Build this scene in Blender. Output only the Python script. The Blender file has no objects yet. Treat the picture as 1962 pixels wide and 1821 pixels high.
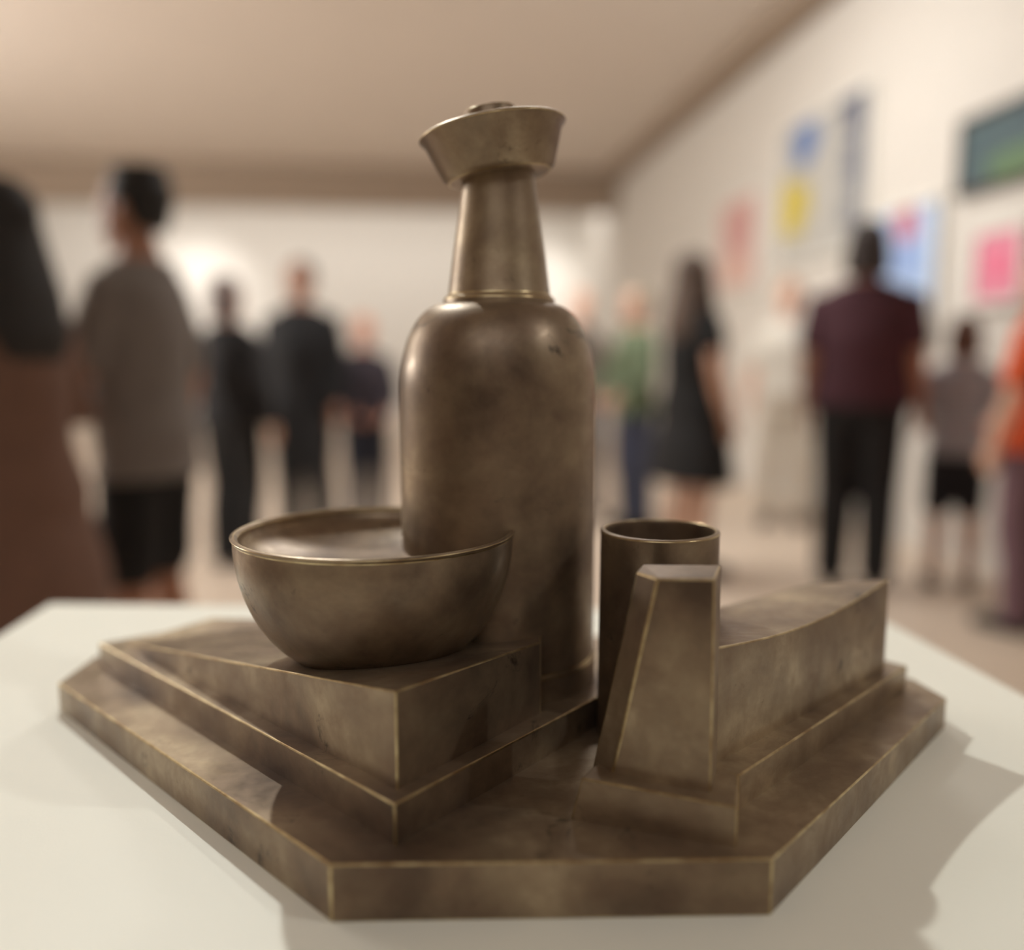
import bpy, bmesh, math, random
from mathutils import Vector, Matrix
random.seed(7)
C = bpy.context.scene.collection
sc = bpy.context.scene

# ------------------------------------------------------------------ camera, light, exposure
TABLE = 0.90                      # height of the pedestal top
EYE = TABLE + 0.256
YAW = math.atan(0.117)            # the room (and the pedestal) is turned this much against the view

cd = bpy.data.cameras.new('camera'); cam = bpy.data.objects.new('camera', cd); C.objects.link(cam)
cam.location = (0, 0, EYE); cam.rotation_euler = (math.radians(90 - 7.39), 0, 0)
cd.sensor_width = 36; cd.lens = 36 * 1700 / 1962; cd.clip_start = 0.01
cd.dof.use_dof = True; cd.dof.focus_distance = 0.49; cd.dof.aperture_fstop = 1.6
sc.camera = cam

w = bpy.data.worlds.new('world'); sc.world = w; w.use_nodes = True
w.node_tree.nodes['Background'].inputs[0].default_value = (0.9, 0.86, 0.8, 1)
w.node_tree.nodes['Background'].inputs[1].default_value = 0.3

def R(u, v, z=0.0):               # room coordinates: u to the right, v along the room, from below the camera
    c, s = math.cos(YAW), math.sin(YAW)
    return Vector((u * c - v * s, u * s + v * c, z))

def area(name, loc, size, power, col, target):
    l = bpy.data.lights.new(name, 'AREA'); l.shape = 'RECTANGLE'; l.size, l.size_y = size
    l.energy = power; l.color = col
    o = bpy.data.objects.new(name, l); C.objects.link(o); o.location = loc
    o.rotation_euler = (Vector(target) - Vector(loc)).to_track_quat('-Z', 'Y').to_euler()
    return o
def spot(name, loc, target, power, col, angle, blend=0.6, radius=0.02):
    l = bpy.data.lights.new(name, 'SPOT'); l.energy = power; l.color = col
    l.spot_size = math.radians(angle); l.spot_blend = blend; l.shadow_soft_size = radius
    o = bpy.data.objects.new(name, l); C.objects.link(o); o.location = loc
    o.rotation_euler = (Vector(target) - Vector(loc)).to_track_quat('-Z', 'Y').to_euler()
    return o
WARM = (1.0, 0.985, 0.96)
S0 = Vector((0, 0.55, TABLE))
spot('gallery_spot_back', S0 + Vector((-0.43, 0.80, 1.0)) * 2.6, S0 + Vector((0, -0.05, 0)), 205, (0.97, 1.0, 0.95), 34, 0.5, 0.03)
spot('gallery_spot_front', S0 + Vector((1.0, -0.30, 1.05)) * 1.95, S0 + Vector((0, 0, 0)), 40, (0.99, 1.0, 0.96), 36, 0.6, 0.04)
area('overhead_fill_right', R(1.2, 5.4, 3.85), (0.8, 2.4), 165, WARM, R(2.0, 6.2, 0))  # added fill lamp above the view, brightens the right wall farther down
area('overhead_fill_left', R(-5.2, 6.0, 3.85), (2.0, 2.4), 340, WARM, R(-4.4, 7.5, 0))  # added fill lamp out of view, lights the floor and far visitors
area('upward_fill_left', R(-7.3, 7.0, 2.4), (6.0, 0.3), 430, WARM, R(-4.5, 8.0, 3.9))  # invented area light aimed upwards, added only to brighten the ceiling
area('wall_washer_far', R(-1.2, 14.3, 3.75), (10.5, 0.5), 110, WARM, R(-1.2, 16.4, 1.2))
for u_ in (-3.6, 3.0 - 0.6):
    spot('wall_spot', R(u_, 14.2, 3.7), R(u_, 16.4, 2.1), 260, WARM, 60, 1.0, 0.05)
area('overhead_fill_behind', R(-0.8, -2.5, 3.85), (3.0, 2.0), 38, WARM, R(-0.8, -2.5, 0))  # weak ambient fill added behind the camera, no fixture known there

sc.view_settings.view_transform = 'Standard'; sc.view_settings.look = 'None'
sc.view_settings.gamma = 1; sc.view_settings.use_curve_mapping = False
sc.view_settings.exposure = 0.0

# ------------------------------------------------------------------ materials
def lin(r, g, b):
    f = lambda c: (c / 255 / 12.92) if c / 255 <= 0.04045 else ((c / 255 + 0.055) / 1.055) ** 2.4
    return (f(r), f(g), f(b), 1)
def base_mat(name):
    m = bpy.data.materials.new(name); m.use_nodes = True
    nt = m.node_tree; return m, nt, nt.nodes['Principled BSDF']
def N(nt, kind, **kw):
    n = nt.nodes.new(kind)
    for k, v in kw.items(): setattr(n, k, v)
    return n
def ramp(nt, fac, stops):
    r = N(nt, 'ShaderNodeValToRGB'); e = r.color_ramp.elements
    while len(e) < len(stops): e.new(0.5)
    for el, (p, c) in zip(e, stops): el.position = p; el.color = c
    nt.links.new(fac, r.inputs[0]); return r.outputs[0]
def noise(nt, scale, detail=5, rough=0.6, vec=None, dist=0.0):
    n = N(nt, 'ShaderNodeTexNoise'); n.inputs['Scale'].default_value = scale
    n.inputs['Detail'].default_value = detail; n.inputs['Roughness'].default_value = rough
    n.inputs['Distortion'].default_value = dist
    if vec is None:
        tc = N(nt, 'ShaderNodeTexCoord'); vec = tc.outputs['Object']
    nt.links.new(vec, n.inputs['Vector']); return n.outputs['Fac']
def bump(nt, p, fac, strength, dist):
    b = N(nt, 'ShaderNodeBump'); b.inputs['Strength'].default_value = strength; b.inputs['Distance'].default_value = dist
    nt.links.new(fac, b.inputs['Height']); nt.links.new(b.outputs[0], p.inputs['Normal'])
def mixc(nt, fac, a, b):
    m = N(nt, 'ShaderNodeMix', data_type='RGBA'); nt.links.new(fac, m.inputs[0])
    for s, v in ((m.inputs[6], a), (m.inputs[7], b)):
        if isinstance(v, tuple): s.default_value = v
        else: nt.links.new(v, s)
    return m.outputs[2]

def paint(name, c, var=0.05, rough=0.75, scale=6):
    m, nt, p = base_mat(name)
    k = lambda f: tuple(min(1, x * f) for x in c[:3]) + (1,)
    nt.links.new(ramp(nt, noise(nt, scale), [(0.3, k(1 - var)), (0.7, k(1 + var))]), p.inputs['Base Color'])
    p.inputs['Roughness'].default_value = rough; bump(nt, p, noise(nt, 180, 3), 0.08, 0.002)
    return m
def cloth(name, c, c2=None, stripes=False):
    m, nt, p = base_mat(name)
    k = lambda f: tuple(min(1, x * f) for x in c[:3]) + (1,)
    col = ramp(nt, noise(nt, 14), [(0.3, k(0.92)), (0.7, k(1.08))])
    if stripes:
        wv = N(nt, 'ShaderNodeTexWave'); wv.bands_direction = 'Z'; wv.inputs['Scale'].default_value = 9
        tc = N(nt, 'ShaderNodeTexCoord'); nt.links.new(tc.outputs['Object'], wv.inputs['Vector'])
        col = mixc(nt, ramp(nt, wv.outputs['Fac'], [(0.48, (0, 0, 0, 1)), (0.52, (1, 1, 1, 1))]), col, c2)
    nt.links.new(col, p.inputs['Base Color']); p.inputs['Roughness'].default_value = 0.85
    bump(nt, p, noise(nt, 260, 2), 0.3, 0.002); return m
def skin(name, c):
    m, nt, p = base_mat(name)
    k = lambda f: tuple(min(1, x * f) for x in c[:3]) + (1,)
    nt.links.new(ramp(nt, noise(nt, 22), [(0.3, k(0.88)), (0.7, k(1.1))]), p.inputs['Base Color'])
    p.inputs['Roughness'].default_value = 0.5; return m
def hair(name, c):
    m, nt, p = base_mat(name)
    wv = N(nt, 'ShaderNodeTexWave'); wv.inputs['Scale'].default_value = 26; wv.inputs['Distortion'].default_value = 4
    tc = N(nt, 'ShaderNodeTexCoord'); nt.links.new(tc.outputs['Object'], wv.inputs['Vector'])
    k = lambda f: tuple(min(1, x * f) for x in c[:3]) + (1,)
    nt.links.new(ramp(nt, wv.outputs['Fac'], [(0.2, k(0.7)), (0.8, k(1.3))]), p.inputs['Base Color'])
    p.inputs['Roughness'].default_value = 0.6; bump(nt, p, wv.outputs['Fac'], 0.5, 0.004); return m

def bronze():
    m, nt, p = base_mat('patinated_bronze')
    big = noise(nt, 11, 6, 0.6, dist=0.2); mid = noise(nt, 34, 6, 0.7, dist=0.4); fine = noise(nt, 160, 4, 0.7)
    c1 = ramp(nt, big, [(0.34, lin(94, 79, 66)), (0.47, lin(132, 114, 94)), (0.57, lin(154, 136, 112)), (0.68, lin(186, 168, 140))])
    c2 = mixc(nt, ramp(nt, mid, [(0.40, (0, 0, 0, 1)), (0.72, (0.55, 0.55, 0.55, 1))]), c1, lin(120, 96, 78))
    spots = ramp(nt, noise(nt, 21, 8, 0.75, dist=0.8), [(0.60, (0, 0, 0, 1)), (0.68, (0.8, 0.8, 0.8, 1))])
    c3 = mixc(nt, spots, c2, lin(50, 43, 35))
    nt.links.new(c3, p.inputs['Base Color']); p.inputs['Metallic'].default_value = 0.6
    rr = N(nt, 'ShaderNodeMapRange'); rr.inputs[1].default_value = 0.3; rr.inputs[2].default_value = 0.7
    rr.inputs[3].default_value = 0.28; rr.inputs[4].default_value = 0.48
    nt.links.new(mid, rr.inputs[0]); nt.links.new(rr.outputs[0], p.inputs['Roughness'])
    bump(nt, p, fine, 0.10, 0.0006); return m
def bare_edge():
    m, nt, p = base_mat('rubbed_bronze_edge')
    nt.links.new(ramp(nt, noise(nt, 60), [(0.35, lin(150, 126, 92)), (0.65, lin(206, 190, 150))]), p.inputs['Base Color'])
    p.inputs['Metallic'].default_value = 0.9; p.inputs['Roughness'].default_value = 0.28; return m
BRONZE, EDGE = bronze(), bare_edge()

def picture(name, ground, blobs):
    """abstract canvas: soft colour patches at fixed places of the canvas, broken up by noise"""
    m, nt, p = base_mat(name)
    tc = N(nt, 'ShaderNodeTexCoord'); col = ground
    nz = noise(nt, 7, 4)
    for (x, z, r, c) in blobs:
        s = N(nt, 'ShaderNodeVectorMath', operation='DISTANCE'); s.inputs[1].default_value = (x, 0.5, z)
        fl = N(nt, 'ShaderNodeVectorMath', operation='MULTIPLY'); fl.inputs[1].default_value = (1, 0, 1)
        ad = N(nt, 'ShaderNodeVectorMath', operation='ADD'); ad.inputs[1].default_value = (0, 0.5, 0)
        nt.links.new(tc.outputs['Generated'], fl.inputs[0]); nt.links.new(fl.outputs[0], ad.inputs[0]); nt.links.new(ad.outputs[0], s.inputs[0])
        a = N(nt, 'ShaderNodeMath', operation='MULTIPLY_ADD'); a.inputs[1].default_value = 0.35
        nt.links.new(nz, a.inputs[0]); nt.links.new(s.outputs['Value'], a.inputs[2])
        f = ramp(nt, a.outputs[0], [(r + 0.12, (1, 1, 1, 1)), (r + 0.2, (0, 0, 0, 1))])
        col = mixc(nt, f, col, c)
    if isinstance(col, tuple): p.inputs['Base Color'].default_value = col
    else: nt.links.new(col, p.inputs['Base Color'])
    p.inputs['Roughness'].default_value = 0.6; bump(nt, p, noise(nt, 90), 0.2, 0.003); return m

# ------------------------------------------------------------------ mesh helpers
def link(name, me, mats, parent=None):
    o = bpy.data.objects.new(name, me); C.objects.link(o)
    for m in (mats if isinstance(mats, (list, tuple)) else [mats]): me.materials.append(m)
    if parent is not None: o.parent = parent
    return o
def from_bm(name, bm, mats, parent=None, smooth=False):
    bmesh.ops.recalc_face_normals(bm, faces=bm.faces)
    me = bpy.data.meshes.new(name); bm.to_mesh(me); bm.free()
    if smooth:
        for p in me.polygons: p.use_smooth = True
    return link(name, me, mats, parent)
def tag(o, label, cat=None, group=None, kind=None):
    if label: o['label'] = label
    if cat: o['category'] = cat
    if group: o['group'] = group
    if kind: o['kind'] = kind
    return o
def empty(name, loc, rz=0.0):
    o = bpy.data.objects.new(name, None); C.objects.link(o); o.location = loc; o.rotation_euler = (0, 0, rz)
    o.empty_display_size = 0.1; return o
def bevel(o, wdt, seg=2, mat=None, angle=25):
    b = o.modifiers.new('bevel', 'BEVEL'); b.width = wdt; b.segments = seg; b.limit_method = 'ANGLE'
    b.angle_limit = math.radians(angle)
    if mat is not None: b.material = mat
def box(bm, lo, hi):
    vs = [bm.verts.new((x, y, z)) for x in (lo[0], hi[0]) for y in (lo[1], hi[1]) for z in (lo[2], hi[2])]
    for f in ((0, 1, 3, 2), (4, 6, 7, 5), (0, 4, 5, 1), (2, 3, 7, 6), (0, 2, 6, 4), (1, 5, 7, 3)):
        bm.faces.new([vs[i] for i in f])
def lathe(bm, prof, n=96, centre=(0, 0), loop=False):
    rings = []
    for r, z in prof:
        if r < 1e-6: rings.append([bm.verts.new((centre[0], centre[1], z))])
        else: rings.append([bm.verts.new((centre[0] + r * math.cos(2 * math.pi * k / n), centre[1] + r * math.sin(2 * math.pi * k / n), z)) for k in range(n)])
    pairs = list(zip(rings, rings[1:])) + ([(rings[-1], rings[0])] if loop else [])
    for a, b in pairs:
        for k in range(n):
            j = (k + 1) % n
            if len(a) == 1 and len(b) == 1: break
            if len(a) == 1: bm.faces.new((a[0], b[k], b[j]))
            elif len(b) == 1: bm.faces.new((a[k], a[j], b[0]))
            else: bm.faces.new((a[k], a[j], b[j], b[k]))

# ------------------------------------------------------------------ the room
CEIL = 3.90
U0, U1, V0, V1 = -7.5, 3.13, -5.0, 16.4
wall_paint = paint('wall_white_paint', lin(208, 202, 193), 0.03)
ceil_paint = paint('ceiling_paint', lin(218, 208, 198), 0.03)
soffit_mat = paint('soffit_taupe', lin(150, 132, 114), 0.04)  # one even taupe for beam and cornice, darker than walls and ceiling
def floor_mat():
    m, nt, p = base_mat('pale_oak_floor')
    nt.links.new(ramp(nt, noise(nt, 1.5, 6), [(0.3, lin(196, 178, 160)), (0.7, lin(212, 194, 174))]), p.inputs['Base Color'])
    p.inputs['Roughness'].default_value = 0.45; bump(nt, p, noise(nt, 60, 3), 0.05, 0.002); return m
def room_slab(name, u0, u1, v0, v1, z0, z1, mat):
    bm = bmesh.new(); box(bm, (u0, v0, z0), (u1, v1, z1))
    o = from_bm(name, bm, mat); o.rotation_euler = (0, 0, YAW); return tag(o, None, kind='structure')
room_slab('floor', U0, U1, V0, V1, -0.1, 0.0, floor_mat())
room_slab('ceiling', U0, U1, V0, V1, CEIL, CEIL + 0.1, ceil_paint)
room_slab('wall_right', U1, U1 + 0.15, V0, V1, 0, CEIL, wall_paint)
room_slab('wall_left', U0 - 0.15, U0, V0, V1, 0, CEIL, wall_paint)
room_slab('wall_far', U0, U1, V1, V1 + 0.15, 0, CEIL, wall_paint)
room_slab('wall_near', U0, U1, V0 - 0.15, V0, 0, CEIL, wall_paint)
room_slab('trim_1', U0, U1, 13.2, 13.5, 3.33, CEIL, soffit_mat)          # dropped beam across the room
room_slab('trim_2', U1 - 0.22, U1, V0, 13.2, CEIL - 0.16, CEIL, soffit_mat)   # cornice box along the right wall
room_slab('baseboard_right', U1 - 0.015, U1, V0, V1, 0, 0.10, wall_paint)
room_slab('baseboard_far', U0, U1 - 0.015, V1 - 0.015, V1, 0, 0.10, wall_paint)

# ------------------------------------------------------------------ pedestal
def pedestal():
    m = paint('pedestal_white_paint', lin(238, 236, 224), 0.012, 0.5, 3)
    top = [(-0.491, 0.917), (0.367, 0.885), (0.456, 0.14), (-0.424, 0.14)]
    bm = bmesh.new()
    lo = [bm.verts.new((x, y, 0)) for x, y in top]; hi = [bm.verts.new((x, y, TABLE)) for x, y in top]
    bm.faces.new(lo); bm.faces.new(hi)
    for k in range(4): bm.faces.new((lo[k], lo[(k + 1) % 4], hi[(k + 1) % 4], hi[k]))
    o = from_bm('display_pedestal', bm, m); bevel(o, 0.002)
    tag(o, 'white painted gallery pedestal carrying the bronze sculpture', 'pedestal')
pedestal()

# ------------------------------------------------------------------ sculpture: a plain bronze still life of bottle, bowl and blocks
SC = empty('bronze_sculpture', (0, 0.55, TABLE))
tag(SC, 'brown bronze tabletop sculpture of bottle, bowl and stepped blocks on white pedestal', 'sculpture')
OFF = Vector((0, -0.55, 0))
def prism(name, bottom, top, parent=SC, wdt=0.0010):
    """closed block between two outlines with the same number of corners (x, y, z)"""
    bm = bmesh.new()
    lo = [bm.verts.new(Vector(p) + OFF) for p in bottom]; hi = [bm.verts.new(Vector(p) + OFF) for p in top]
    n = len(lo)
    bm.faces.new(lo); f = bm.faces.new(hi)
    for k in range(n): bm.faces.new((lo[k], lo[(k + 1) % n], hi[(k + 1) % n], hi[k]))
    bmesh.ops.triangulate(bm, faces=[f])
    o = from_bm(name, bm, [BRONZE, EDGE], parent); bevel(o, wdt, 2, 1, 12); return o
def slab_z(y): return 0.0285 - (y - 0.3765) * 0.0306
slab = [(-0.083, 0.377), (0.120, 0.382), (0.303, 0.5935), (0.298, 0.635), (0.20, 0.745), (-0.20, 0.765), (-0.336, 0.690), (-0.333, 0.6255)]
prism('base_slab', [(x, y, 0) for x, y in slab], [(x, y, slab_z(y)) for x, y in slab])
def step_z(y): return 0.0486 - (y - 0.394) * 0.0395
st = [(-0.0553, 0.394), (0.030, 0.509), (0.095, 0.60), (0.02, 0.70), (-0.235, 0.742), (-0.3215, 0.667)]
prism('step', [(x, y, slab_z(y) - 0.004) for x, y in st], [(x, y, step_z(y)) for x, y in st])
wl = [(-0.0560, 0.4095, 0.0981), (0.0175, 0.516, 0.088), (0.02, 0.60, 0.078), (-0.05, 0.66, 0.066), (-0.143, 0.674, 0.0535), (-0.243, 0.700, 0.0485), (-0.2955, 0.657, 0.0415)]
prism('wedge_block', [(x, y, step_z(y) - 0.004) for x, y, z in wl], wl)
def rstep_z(y): return 0.0464 - (y - 0.428) * 0.043
rs = [(0.1155, 0.428), (0.2836, 0.6137), (0.225, 0.69), (0.085, 0.60), (0.058, 0.50), (0.060, 0.455)]
prism('step', [(x, y, slab_z(y) - 0.004) for x, y in rs], [(x, y, rstep_z(y)) for x, y in rs])
e0, e1 = Vector((0.1038, 0.4388, 0)), Vector((0.2630, 0.6035, 0))
edge = []
for k in range(13):
    t = k / 12; q = e0.lerp(e1, t)
    edge.append((q.x, q.y, 0.1098 + (0.1050 - 0.1098) * t - 0.0085 * math.sin(math.pi * t)))
wr = edge + [(0.2160, 0.628, 0.0955), (0.1400, 0.5826, 0.0905), (0.098, 0.50, 0.100)]
prism('wedge_block', [(x, y, rstep_z(y) - 0.004) for x, y, z in wr], wr)
pb = [(0.1060, 0.393, 0.0476), (0.1165, 0.432, 0.0460), (0.060, 0.470, 0.0470), (0.0345, 0.4200, 0.0490)]
pbl = [(0.1062, 0.393), (0.1165, 0.432), (0.052, 0.480), (0.0285, 0.4200)]
prism('pier_foot', [(x, y, slab_z(y) - 0.004) for x, y in pbl], pb)
prism('pier', [(0.0970, 0.4086, 0.044), (0.1065, 0.438, 0.044), (0.050, 0.458, 0.044), (0.0420, 0.4406, 0.044), (0.0503, 0.4275, 0.044)],
      [(0.0960, 0.4086, 0.1535), (0.1055, 0.438, 0.1535), (0.068, 0.4495, 0.1512), (0.0620, 0.4321, 0.1512), (0.0703, 0.4190, 0.1512)])

def turned(name, prof, centre, parent=SC, loop=False, wdt=0.0007, n=96):
    bm = bmesh.new(); lathe(bm, prof, n, (0, 0), loop)
    o = from_bm(name, bm, [BRONZE, EDGE], parent, True)
    o.location = Vector((centre[0], centre[1], 0)) + (OFF if parent is SC else Vector((0, 0, 0)))
    bevel(o, wdt, 2, 1, 32)
    for p in o.data.polygons: p.use_smooth = True
    return o
def arc(r0, z0, r1, z1, n, a0=0.0, a1=90.0):
    """quarter of an ellipse from (r0,z0), bulging outwards, to (r1,z1)"""
    return [(r1 + (r0 - r1) * math.cos(math.radians(a0 + (a1 - a0) * k / n)), z0 + (z1 - z0) * math.sin(math.radians(a0 + (a1 - a0) * k / n))) for k in range(n + 1)]
# bottle: plain closed body, tapered neck, tilted flat stopper
body = [(0, 0.020), (0.0665, 0.020), (0.0665, 0.058), (0.0650, 0.060), (0.0650, 0.236)] + arc(0.0650, 0.236, 0.036, 0.292, 14)[1:] + [(0, 0.292)]
bot = turned('bottle', body, (-0.0095, 0.592))
neck = [(0, 0.286), (0.0365, 0.286), (0.0365, 0.2955), (0.0335, 0.298), (0.0300, 0.325), (0.0262, 0.350), (0.0232, 0.372), (0.0232, 0.384), (0, 0.384)]
turned('bottle_neck', neck, (0.001, 0.0), bot)
stop = [(0, -0.003), (0.0330, -0.003), (0.0365, 0.0), (0.0445, 0.022), (0.0480, 0.0255), (0.0455, 0.0275), (0.0200, 0.0270), (0.0180, 0.029), (0.0165, 0.0395), (0, 0.0400)]
s = turned('bottle_stopper', stop, (0.001, 0.0), bot); s.location.z = 0.3755; s.rotation_euler = (0, math.radians(-9), 0)
# bowl: open dish leaning against the bottle
def bowl():
    R0, zt, zb, n = 0.0835, 0.1515, 0.072, 22
    outer = [(0, zb)] + [(R0 * (0.26 + 0.74 * math.sin(math.radians(90 * k / n)) ** 0.85), zb + (zt - zb) * (1 - math.cos(math.radians(90 * k / n))) ** 0.93) for k in range(n + 1)]
    inner = [((R0 - 0.0035) * math.sin(math.radians(90 * k / n)), zt - 0.024 * math.cos(math.radians(90 * k / n)) ** 1.1) for k in range(n - 1, 0, -1)]
    prof = outer + [(R0 + 0.0015, zt + 0.002), (R0 - 0.001, zt + 0.003), (R0 - 0.0035, zt + 0.001)] + inner + [(0, zt - 0.024)]
    turned('bowl', prof, (-0.0830, 0.530), wdt=0.0005)
bowl()
# beaker: open cylinder on the right
bk = [(0, 0.022), (0.0370, 0.022), (0.0360, 0.150), (0.0365, 0.1525), (0.0335, 0.1535), (0.0330, 0.150), (0.0335, 0.050), (0, 0.050)]
turned('beaker', bk, (0.0905, 0.5350))

# ------------------------------------------------------------------ pictures on the right wall
frame_white = paint('picture_frame_white', lin(222, 220, 212), 0.03)
frame_dark = paint('picture_frame_dark', lin(62, 54, 46), 0.1)
def painting(v0, v1, z0, z1, m, fm, label, depth=0.05):
    vc = (v0 + v1) / 2
    p = R(U1, vc, (z0 + z1) / 2)
    root = empty('framed_painting', p, YAW - math.pi / 2)      # local x runs towards the viewer side, y away from the wall is -y
    tag(root, label, 'painting', 'paintings on the right wall')
    hw, hh, fw = (v1 - v0) / 2, (z1 - z0) / 2, 0.035
    bm = bmesh.new(); box(bm, (-hw + fw, -depth * 0.7, -hh + fw), (hw - fw, -0.004, hh - fw)); from_bm('canvas', bm, m, root)
    for lo, hi in (((-hw, -depth, hh - fw), (hw, -0.002, hh)), ((-hw, -depth, -hh), (hw, -0.002, -hh + fw)),
                   ((-hw, -depth, -hh + fw), (-hw + fw, -0.002, hh - fw)), ((hw - fw, -depth, -hh + fw), (hw, -0.002, hh - fw))):
        bm = bmesh.new(); box(bm, lo, hi); b = from_bm('frame_rail', bm, fm, root); bevel(b, 0.004)
PICS = [
    (5.86, 7.30, 1.92, 3.02, lin(178, 175, 168), [(0.97, 0.55, 0.22, lin(104, 108, 120)), (0.97, 0.2, 0.2, lin(120, 122, 128)), (0.30, 0.86, 0.20, lin(96, 122, 168)), (0.16, 0.40, 0.22, lin(196, 176, 60)), (0.92, 0.92, 0.22, lin(92, 96, 112))], frame_white,
     'large painting with a blue patch above a yellow one, hung high on wall'),
    (7.70, 8.75, 1.80, 2.68, lin(206, 172, 164), [(0.5, 0.65, 0.30, lin(192, 142, 138)), (0.4, 0.2, 0.2, lin(214, 176, 158))], frame_white,
     'dusty pink painting farthest down the right wall'),
    (3.85, 4.85, 2.06, 2.48, lin(74, 92, 96), [(0.5, 0.2, 0.25, lin(96, 122, 88)), (0.8, 0.8, 0.25, lin(58, 72, 84))], frame_dark,
     'wide dark teal painting hung highest and nearest on the right wall'),
    (4.98, 5.72, 1.22, 2.12, lin(168, 190, 222), [(0.5, 0.92, 0.2, lin(186, 92, 104)), (0.55, 0.62, 0.16, lin(120, 146, 200)), (0.4, 0.15, 0.25, lin(196, 206, 218))], frame_white,
     'light blue painting with a red top behind the maroon shirted man'),
    (4.22, 4.66, 1.44, 1.86, lin(222, 140, 160), [(0.5, 0.5, 0.25, lin(226, 110, 140))], frame_white,
     'small bright pink painting above the person in orange'),
]
for i, (v0, v1, z0, z1, g, bl, fm, lab) in enumerate(PICS):
    painting(v0, v1, z0, z1, picture('abstract_canvas_%d' % i, g, bl), fm, lab)

# ------------------------------------------------------------------ people
def tube(bm, pts, rad, n=12, flat=None):
    """closed limb through pts with a radius at each; flat = (axis, factor) squashes it along an axis"""
    pts = [Vector(p) for p in pts]; rings = []
    up = Vector((0, 1, 0.01))
    for i, p in enumerate(pts):
        t = (pts[min(i + 1, len(pts) - 1)] - pts[max(i - 1, 0)]).normalized()
        a = t.cross(up).normalized() if abs(t.dot(up)) < 0.95 else t.cross(Vector((1, 0, 0))).normalized()
        b = t.cross(a); rings.append((p, a, b, t, rad[i]))
    ex = [(rings[0][0] - rings[0][3] * rings[0][4] * 0.6, *rings[0][1:4], rings[0][4] * 0.7)] + rings + \
         [(rings[-1][0] + rings[-1][3] * rings[-1][4] * 0.6, *rings[-1][1:4], rings[-1][4] * 0.7)]
    vr = []
    for p, a, b, t, r in ex:
        row = []
        for k in range(n):
            d = a * math.cos(2 * math.pi * k / n) * r + b * math.sin(2 * math.pi * k / n) * r
            if flat: d -= flat[0] * d.dot(flat[0]) * (1 - flat[1])
            row.append(bm.verts.new(p + d))
        vr.append(row)
    for r0, r1 in zip(vr, vr[1:]):
        for k in range(n): bm.faces.new((r0[k], r0[(k + 1) % n], r1[(k + 1) % n], r1[k]))
    bm.faces.new(vr[0]); bm.faces.new(list(reversed(vr[-1])))
def loft(bm, rows, n=24, grow=0.0):
    vr = []
    for z, rx, ry, y in rows:
        vr.append([bm.verts.new(((rx + grow) * math.cos(2 * math.pi * k / n), y + (ry + grow) * math.sin(2 * math.pi * k / n), z)) for k in range(n)])
    for r0, r1 in zip(vr, vr[1:]):
        for k in range(n): bm.faces.new((r0[k], r0[(k + 1) % n], r1[(k + 1) % n], r1[k]))
    bm.faces.new(vr[0]); bm.faces.new(list(reversed(vr[-1])))
def ball(bm, c, r, n=16):
    m = Matrix.Translation(c) @ Matrix.Diagonal((r[0], r[1], r[2], 1))
    bmesh.ops.create_uvsphere(bm, u_segments=n, v_segments=n // 2 + 2, radius=1, matrix=m)
def fused(name, bm, voxel, mat, parent, smooth_it=4):
    """overlapping closed pieces fused into one continuous surface"""
    bmesh.ops.recalc_face_normals(bm, faces=bm.faces)
    me = bpy.data.meshes.new(name); bm.to_mesh(me); bm.free()
    t = bpy.data.objects.new('work', me); C.objects.link(t)
    r = t.modifiers.new('r', 'REMESH'); r.mode = 'VOXEL'; r.voxel_size = voxel; r.use_smooth_shade = True
    if smooth_it:
        s_ = t.modifiers.new('s', 'SMOOTH'); s_.factor = 0.5; s_.iterations = smooth_it
    dg = bpy.context.evaluated_depsgraph_get()
    out = bpy.data.meshes.new_from_object(t.evaluated_get(dg)); out.name = name
    bpy.data.objects.remove(t); bpy.data.meshes.remove(me)
    for p in out.polygons: p.use_smooth = True
    out.materials.clear()
    return link(name, out, mat, parent)

ARMS = {  # right side, unit figure 1.72 m tall, facing +y: elbow, wrist
    'down': ((0.235, -0.03, 1.11), (0.245, 0.04, 0.87)),
    'fold': ((0.235, 0.00, 1.12), (0.10, 0.24, 1.10)),
    'hip': ((0.33, -0.10, 1.15), (0.20, 0.02, 0.98)),
    'front': ((0.225, 0.05, 1.12), (0.13, 0.22, 0.98)),
    'raise': ((0.24, 0.10, 1.15), (0.12, 0.26, 1.33)),
}
M = {}
def mat_of(kind, fn, c, **kw):
    k = (kind, c, tuple(sorted(kw.items())))
    if k not in M: M[k] = fn('%s_%d' % (kind, len(M)), lin(*c), **kw)
    return M[k]

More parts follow.
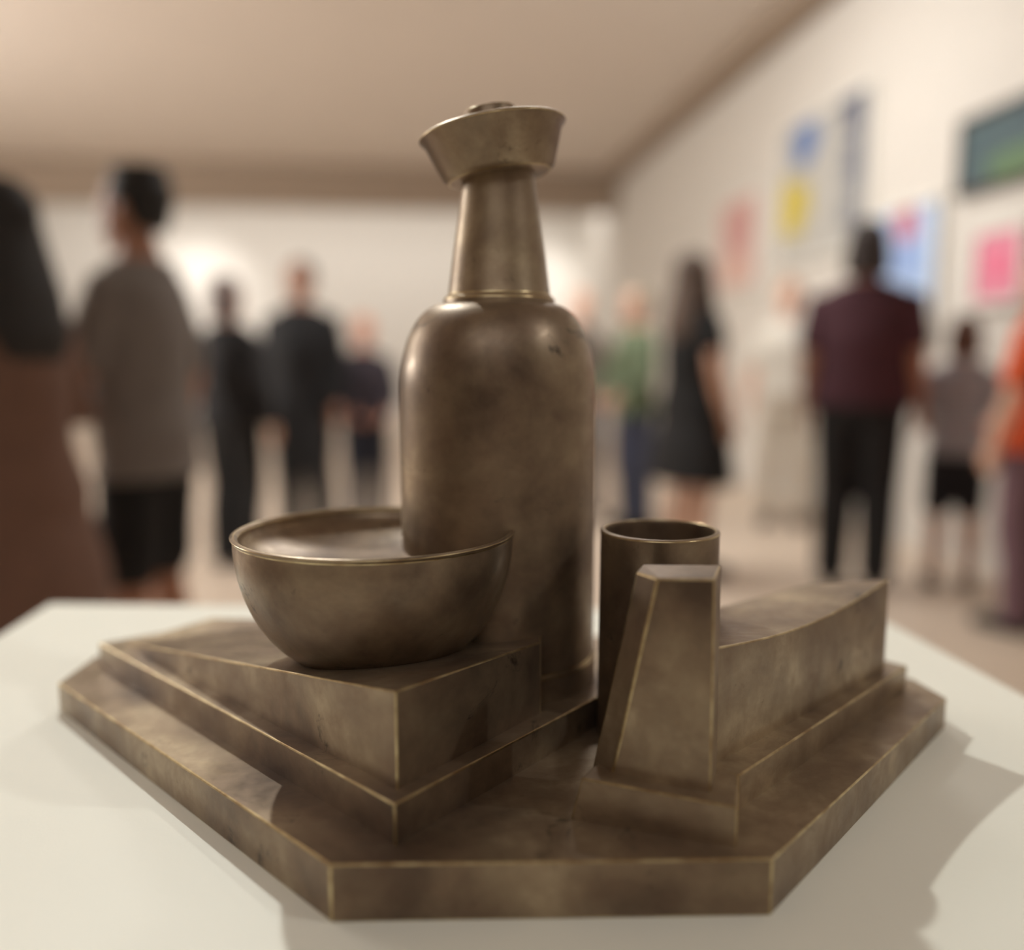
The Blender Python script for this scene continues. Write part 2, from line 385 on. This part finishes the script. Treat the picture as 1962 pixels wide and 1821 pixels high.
def person(label, x, y, face, H, skin_c, hair_c, top_c, bot_c, shoe_c=(40, 36, 34), style='short', sleeve=0.5, hem=0.92,
           bottom='trousers', arms=('down', 'down'), female=False, wide=1.0, stripes=None, step=0.0):
    k = H / 1.72
    root = empty('person', (x, y, 0), math.radians(face)); root.scale = (k, k, k)
    tag(root, label, 'person', 'visitors in the gallery')
    sh = (0.165 if female else 0.190) * wide; hp = (0.172 if female else 0.160) * wide; ws = (0.125 if female else 0.145) * wide
    torso = [(0.79, 0.11 * wide, 0.085, 0), (0.86, hp * 0.98, 0.115, -0.01), (0.92, hp, 0.12, -0.01), (1.06, ws, 0.10 * wide, 0.0), (1.20, ws + 0.012, 0.108 * wide, 0.005),
             (1.31, sh * 0.86, 0.112, 0.0), (1.375, sh * 0.84, 0.095, -0.005), (1.42, sh * 0.62, 0.075, -0.012), (1.462, 0.066, 0.066, -0.012), (1.52, 0.054, 0.058, 0.0), (1.56, 0.052, 0.056, 0.005)]
    headr = [(1.486, 0.022, 0.026, 0.060), (1.497, 0.038, 0.048, 0.044), (1.525, 0.053, 0.072, 0.026), (1.56, 0.063, 0.088, 0.012), (1.605, 0.071, 0.095, 0.006),
             (1.645, 0.074, 0.097, 0.0), (1.68, 0.066, 0.086, -0.004), (1.705, 0.046, 0.060, -0.006), (1.717, 0.018, 0.024, -0.008)]
    legs, arm = [], []
    for s_ in (-1, 1):
        f = step * s_
        legs.append(([(s_ * 0.088, -0.005, 0.86), (s_ * 0.092, 0.012 + f * 0.3, 0.66), (s_ * 0.095, 0.02 + f * 0.6, 0.48), (s_ * 0.098, -0.008 + f * 0.9, 0.34), (s_ * 0.10, -0.02 + f, 0.085)],
                     [0.088, 0.074, 0.056, 0.054, 0.036], s_, f))
        e, wr_ = ARMS[arms[0 if s_ < 0 else 1]]
        S = Vector((s_ * (sh - 0.042), -0.008, 1.372)); E_ = Vector((s_ * e[0], e[1], e[2])); W_ = Vector((s_ * wr_[0], wr_[1], wr_[2]))
        arm.append((S, E_, W_, s_))
    # --- body: one continuous surface with hands and feet
    bm = bmesh.new(); loft(bm, torso); loft(bm, headr)
    tube(bm, [(0, 0.092, 1.622), (0, 0.104, 1.600), (0, 0.112, 1.582)], [0.008, 0.011, 0.014], 8)      # nose
    ball(bm, (0, 0.090, 1.538), (0.022, 0.014, 0.014), 10); ball(bm, (0, 0.078, 1.636), (0.046, 0.018, 0.010), 10)   # lips, brow
    for s_ in (-1, 1): ball(bm, (s_ * 0.076, -0.008, 1.60), (0.012, 0.020, 0.030), 10)                   # ears
    for pts, rad, s_, f in legs:
        tube(bm, pts, rad)
        tube(bm, [(s_ * 0.10, -0.055 + f, 0.036), (s_ * 0.104, 0.03 + f, 0.042), (s_ * 0.114, 0.12 + f, 0.028), (s_ * 0.116, 0.165 + f, 0.020)], [0.034, 0.036, 0.032, 0.018])
    for S, E_, W_, s_ in arm:
        tube(bm, [S, S.lerp(E_, 0.5), E_, E_.lerp(W_, 0.35), W_], [0.043, 0.046, 0.041, 0.042, 0.027])
        d = (W_ - E_).normalized(); side = d.cross(Vector((s_, 0, 0))); side = side.normalized() if side.length > 0.2 else Vector((0, 0, 1))
        nrm = side.cross(d).normalized()
        if nrm.dot(Vector((-s_, 0, 0))) < 0: nrm = -nrm
        tube(bm, [W_, W_ + d * 0.035, W_ + d * 0.082], [0.026, 0.036, 0.037], 12, (nrm, 0.45))            # palm
        if side.y + side.z * 0.3 < 0: side = -side
        for q, (o_, L) in enumerate(((0.029, 0.062), (0.010, 0.072), (-0.010, 0.067), (-0.029, 0.052))):
            p0 = W_ + d * 0.080 + side * o_; d1 = (d * 0.95 + nrm * 0.30).normalized(); d2 = (d * 0.7 + nrm * 0.72).normalized()
            p1 = p0 + d1 * L * 0.55; tube(bm, [p0 - d * 0.02, p0, p1, p1 + d2 * L * 0.5], [0.0095, 0.0095, 0.009, 0.0075], 8)
        t0 = W_ + d * 0.026 + side * 0.026; t1 = t0 + (d * 0.55 + side * 0.75 + nrm * 0.25).normalized() * 0.036
        tube(bm, [t0 - side * 0.012, t0, t1, t1 + (d * 0.9 + side * 0.15 + nrm * 0.3).normalized() * 0.030], [0.012, 0.012, 0.0105, 0.008], 8)
    fused('body', bm, 0.0075, mat_of('skin', skin, skin_c), root, 3)
    # --- face
    for s_ in (-1, 1):
        bm = bmesh.new(); ball(bm, (s_ * 0.031, 0.0845, 1.612), (0.014, 0.010, 0.0085), 12)
        e = from_bm('eye', bm, mat_of('eye_white', skin, (214, 208, 200)), root, True)
        bm = bmesh.new(); ball(bm, (s_ * 0.031, 0.0925, 1.612), (0.0062, 0.004, 0.0062), 10); from_bm('iris', bm, mat_of('iris', skin, (46, 32, 24)), e, True)
    bm = bmesh.new(); ball(bm, (0, 0.1005, 1.539), (0.021, 0.0055, 0.0065), 12); from_bm('mouth', bm, mat_of('lips', skin, (150, 84, 78)), root, True)
    # --- hair
    bm = bmesh.new(); ball(bm, (0, -0.024, 1.642), (0.089, 0.100, 0.094), 24)
    if style == 'short': loft(bm, [(1.535, 0.050, 0.035, -0.055), (1.575, 0.074, 0.056, -0.05), (1.64, 0.082, 0.075, -0.03)])
    if style == 'tousled':
        for q in range(16):
            a = 2 * math.pi * q / 16; ball(bm, (0.052 * math.cos(a), -0.024 + 0.058 * math.sin(a), 1.708), (0.030, 0.030, 0.024), 8)
        loft(bm, [(1.54, 0.052, 0.035, -0.055), (1.575, 0.076, 0.058, -0.05), (1.64, 0.084, 0.078, -0.03)])
    if style == 'long':
        loft(bm, [(1.27, 0.085, 0.022, -0.115), (1.34, 0.120, 0.040, -0.108), (1.45, 0.122, 0.058, -0.078), (1.56, 0.108, 0.070, -0.048), (1.65, 0.088, 0.08, -0.03)])
        for s_ in (-1, 1): tube(bm, [(s_ * 0.078, 0.0, 1.66), (s_ * 0.094, 0.012, 1.56), (s_ * 0.104, 0.02, 1.44), (s_ * 0.098, 0.06, 1.33)], [0.024, 0.030, 0.032, 0.022])
    if style == 'bob':
        loft(bm, [(1.475, 0.088, 0.055, -0.045), (1.50, 0.103, 0.072, -0.040), (1.57, 0.102, 0.078, -0.035), (1.65, 0.09, 0.082, -0.03)])
    if style == 'bun':
        loft(bm, [(1.54, 0.050, 0.035, -0.055), (1.575, 0.074, 0.058, -0.05), (1.64, 0.084, 0.078, -0.03)]); ball(bm, (0, -0.125, 1.68), (0.042, 0.040, 0.040), 14)
    fused('hair', bm, 0.009, mat_of('hair', hair, hair_c), root, 2)
    # --- clothes
    bm = bmesh.new()
    rows = [r for r in torso if hem + 0.02 < r[0] < 1.45]
    if hem < 0.80:                                                   # a dress
        rows = [(hem, hp + 0.075, 0.165, 0.0), (0.70, hp + 0.045, 0.15, -0.005)] + [r for r in rows if r[0] > 0.85]
    else: rows = [(hem, hp + 0.012, 0.128, -0.006)] + rows
    rows += [(1.452, 0.082, 0.078, -0.012)]
    loft(bm, rows, 28, 0.017)
    for S, E_, W_, s_ in arm:
        if sleeve <= 0: tube(bm, [S.lerp(E_, -0.05), S.lerp(E_, 0.10)], [0.064, 0.064])
        elif sleeve <= 0.5: tube(bm, [S, S.lerp(E_, sleeve), S.lerp(E_, sleeve * 2 * 0.85)], [0.052, 0.063, 0.063])
        else: tube(bm, [S, S.lerp(E_, 0.5), E_, E_.lerp(W_, 0.4), E_.lerp(W_, 0.95)], [0.052, 0.056, 0.054, 0.052, 0.044])
    tm = mat_of('cloth', cloth, top_c) if not stripes else cloth('striped_cloth', lin(*top_c), lin(*stripes), True)
    fused('dress' if hem < 0.80 else 'shirt', bm, 0.0105, tm, root, 3)
    if bottom in ('trousers', 'shorts'):
        bm = bmesh.new(); loft(bm, [(0.78, 0.12 * wide, 0.10, 0)] + [r for r in torso if 0.83 < r[0] < 0.93] + [(0.938, hp * 0.93, 0.112, -0.008)], 24, 0.010)
        for pts, rad, s_, f in legs:
            P = [Vector(p) for p in pts]
            if bottom == 'trousers': tube(bm, P, [q * (0.4 + 0.6 * wide) for q in (0.100, 0.090, 0.078, 0.074, 0.066)])
            else: tube(bm, P[:2] + [P[1].lerp(P[2], 0.75)], [0.102, 0.096, 0.092])
        fused(bottom, bm, 0.0105, mat_of('cloth', cloth, bot_c), root, 3)
    for pts, rad, s_, f in legs:
        bm = bmesh.new()
        tube(bm, [(s_ * 0.10, -0.062 + f, 0.040), (s_ * 0.104, 0.03 + f, 0.046), (s_ * 0.114, 0.125 + f, 0.036), (s_ * 0.116, 0.178 + f, 0.028)], [0.040, 0.044, 0.039, 0.026])
        for v in bm.verts: v.co.z = max(v.co.z, 0.001)
        fused('shoe', bm, 0.008, mat_of('shoe', cloth, shoe_c), root, 2)
    return root

def at(px, d): return ((px - 981) / 1700 * d, d)
SK, SK2, SK3 = (196, 150, 124), (168, 120, 96), (214, 170, 146)
PEOPLE = [
    dict(label='woman with long black hair and brown dress at the left edge', pos=at(14, 2.1), face=70, H=1.56, skin_c=SK2, hair_c=(22, 17, 15), top_c=(112, 82, 68), bot_c=(60, 50, 44),
         style='long', sleeve=0.9, hem=0.45, female=True, arms=('fold', 'fold'), bottom='none', wide=1.18),
    dict(label='man in grey shirt and black shorts with thick black hair, turned left', pos=at(278, 2.75), face=80, H=1.72, skin_c=SK2, hair_c=(20, 17, 15), top_c=(118, 110, 105), bot_c=(14, 13, 14),
         style='tousled', sleeve=0.5, hem=0.80, bottom='shorts', arms=('front', 'down'), wide=1.12),
    dict(label='person in black top with bare reddish neck, left of the black couple', pos=at(446, 4.9), face=-25, H=1.60, skin_c=SK, hair_c=(120, 104, 100), top_c=(18, 16, 19), bot_c=(16, 15, 17),
         style='bob', sleeve=0.9, hem=0.88, female=True, arms=('hip', 'down'), wide=1.25),
    dict(label='taller dark haired person all in black, right of the black couple', pos=at(582, 5.6), face=170, H=1.76, skin_c=SK2, hair_c=(26, 22, 24), top_c=(14, 13, 16), bot_c=(15, 14, 17),
         style='short', sleeve=0.9, hem=0.88, arms=('down', 'down'), wide=1.25),
    dict(label='short visitor in dark navy next to the bronze bottle', pos=at(700, 5.9), face=200, H=1.44, skin_c=(206, 146, 122), hair_c=(170, 128, 104), top_c=(46, 38, 46), bot_c=(30, 32, 44),
         style='short', sleeve=0.9, hem=0.9, arms=('front', 'front'), wide=1.15),
    dict(label='person with pale hair in a grey brown top behind the green one', pos=at(1112, 6.6), face=190, H=1.66, skin_c=SK3, hair_c=(196, 172, 158), top_c=(112, 102, 92), bot_c=(90, 88, 92),
         style='short', sleeve=0.9, arms=('down', 'down')),
    dict(label='person in green shirt and blue jeans beside the woman in black', pos=at(1216, 6.0), face=120, H=1.62, skin_c=SK3, hair_c=(150, 138, 116), top_c=(94, 106, 80), bot_c=(62, 68, 88),
         style='short', sleeve=0.9, hem=0.84, arms=('front', 'front')),
    dict(label='woman with long brown hair in a short black dress facing right', pos=at(1326, 4.7), face=-65, H=1.70, skin_c=SK, hair_c=(84, 66, 54), top_c=(13, 12, 13), bot_c=(0, 0, 0),
         style='long', sleeve=0.3, hem=0.52, female=True, bottom='none', arms=('front', 'down'), wide=1.25),
    dict(label='person in white shirt far behind, by the dusty pink painting', pos=at(1505, 6.2), face=160, H=1.70, skin_c=SK3, hair_c=(150, 122, 98), top_c=(214, 208, 196), bot_c=(206, 196, 180),
         style='short', sleeve=0.5, arms=('down', 'down')),
    dict(label='heavy man in maroon polo shirt and black trousers seen from behind', pos=at(1648, 4.45), face=-25, H=1.82, skin_c=SK2, hair_c=(44, 32, 28), top_c=(66, 30, 40), bot_c=(15, 13, 14),
         style='bob', sleeve=0.45, hem=0.88, arms=('down', 'down'), wide=1.32),
    dict(label='child with brown bob in grey striped shirt and black shorts', pos=at(1838, 4.45), face=-15, H=1.37, skin_c=SK, hair_c=(96, 64, 50), top_c=(128, 124, 130), bot_c=(24, 22, 27),
         style='bob', sleeve=0.5, hem=0.86, bottom='shorts', arms=('front', 'down'), stripes=(168, 166, 172)),
    dict(label='person in bright orange shirt at the right edge', pos=at(1995, 3.7), face=25, H=1.60, skin_c=SK3, hair_c=(206, 150, 130), top_c=(222, 92, 46), bot_c=(112, 84, 92),
         style='bob', sleeve=0.5, hem=0.84, female=True, arms=('down', 'front')),
]
for p in PEOPLE:
    x, y = p.pop('pos'); person(x=x, y=y, **p)
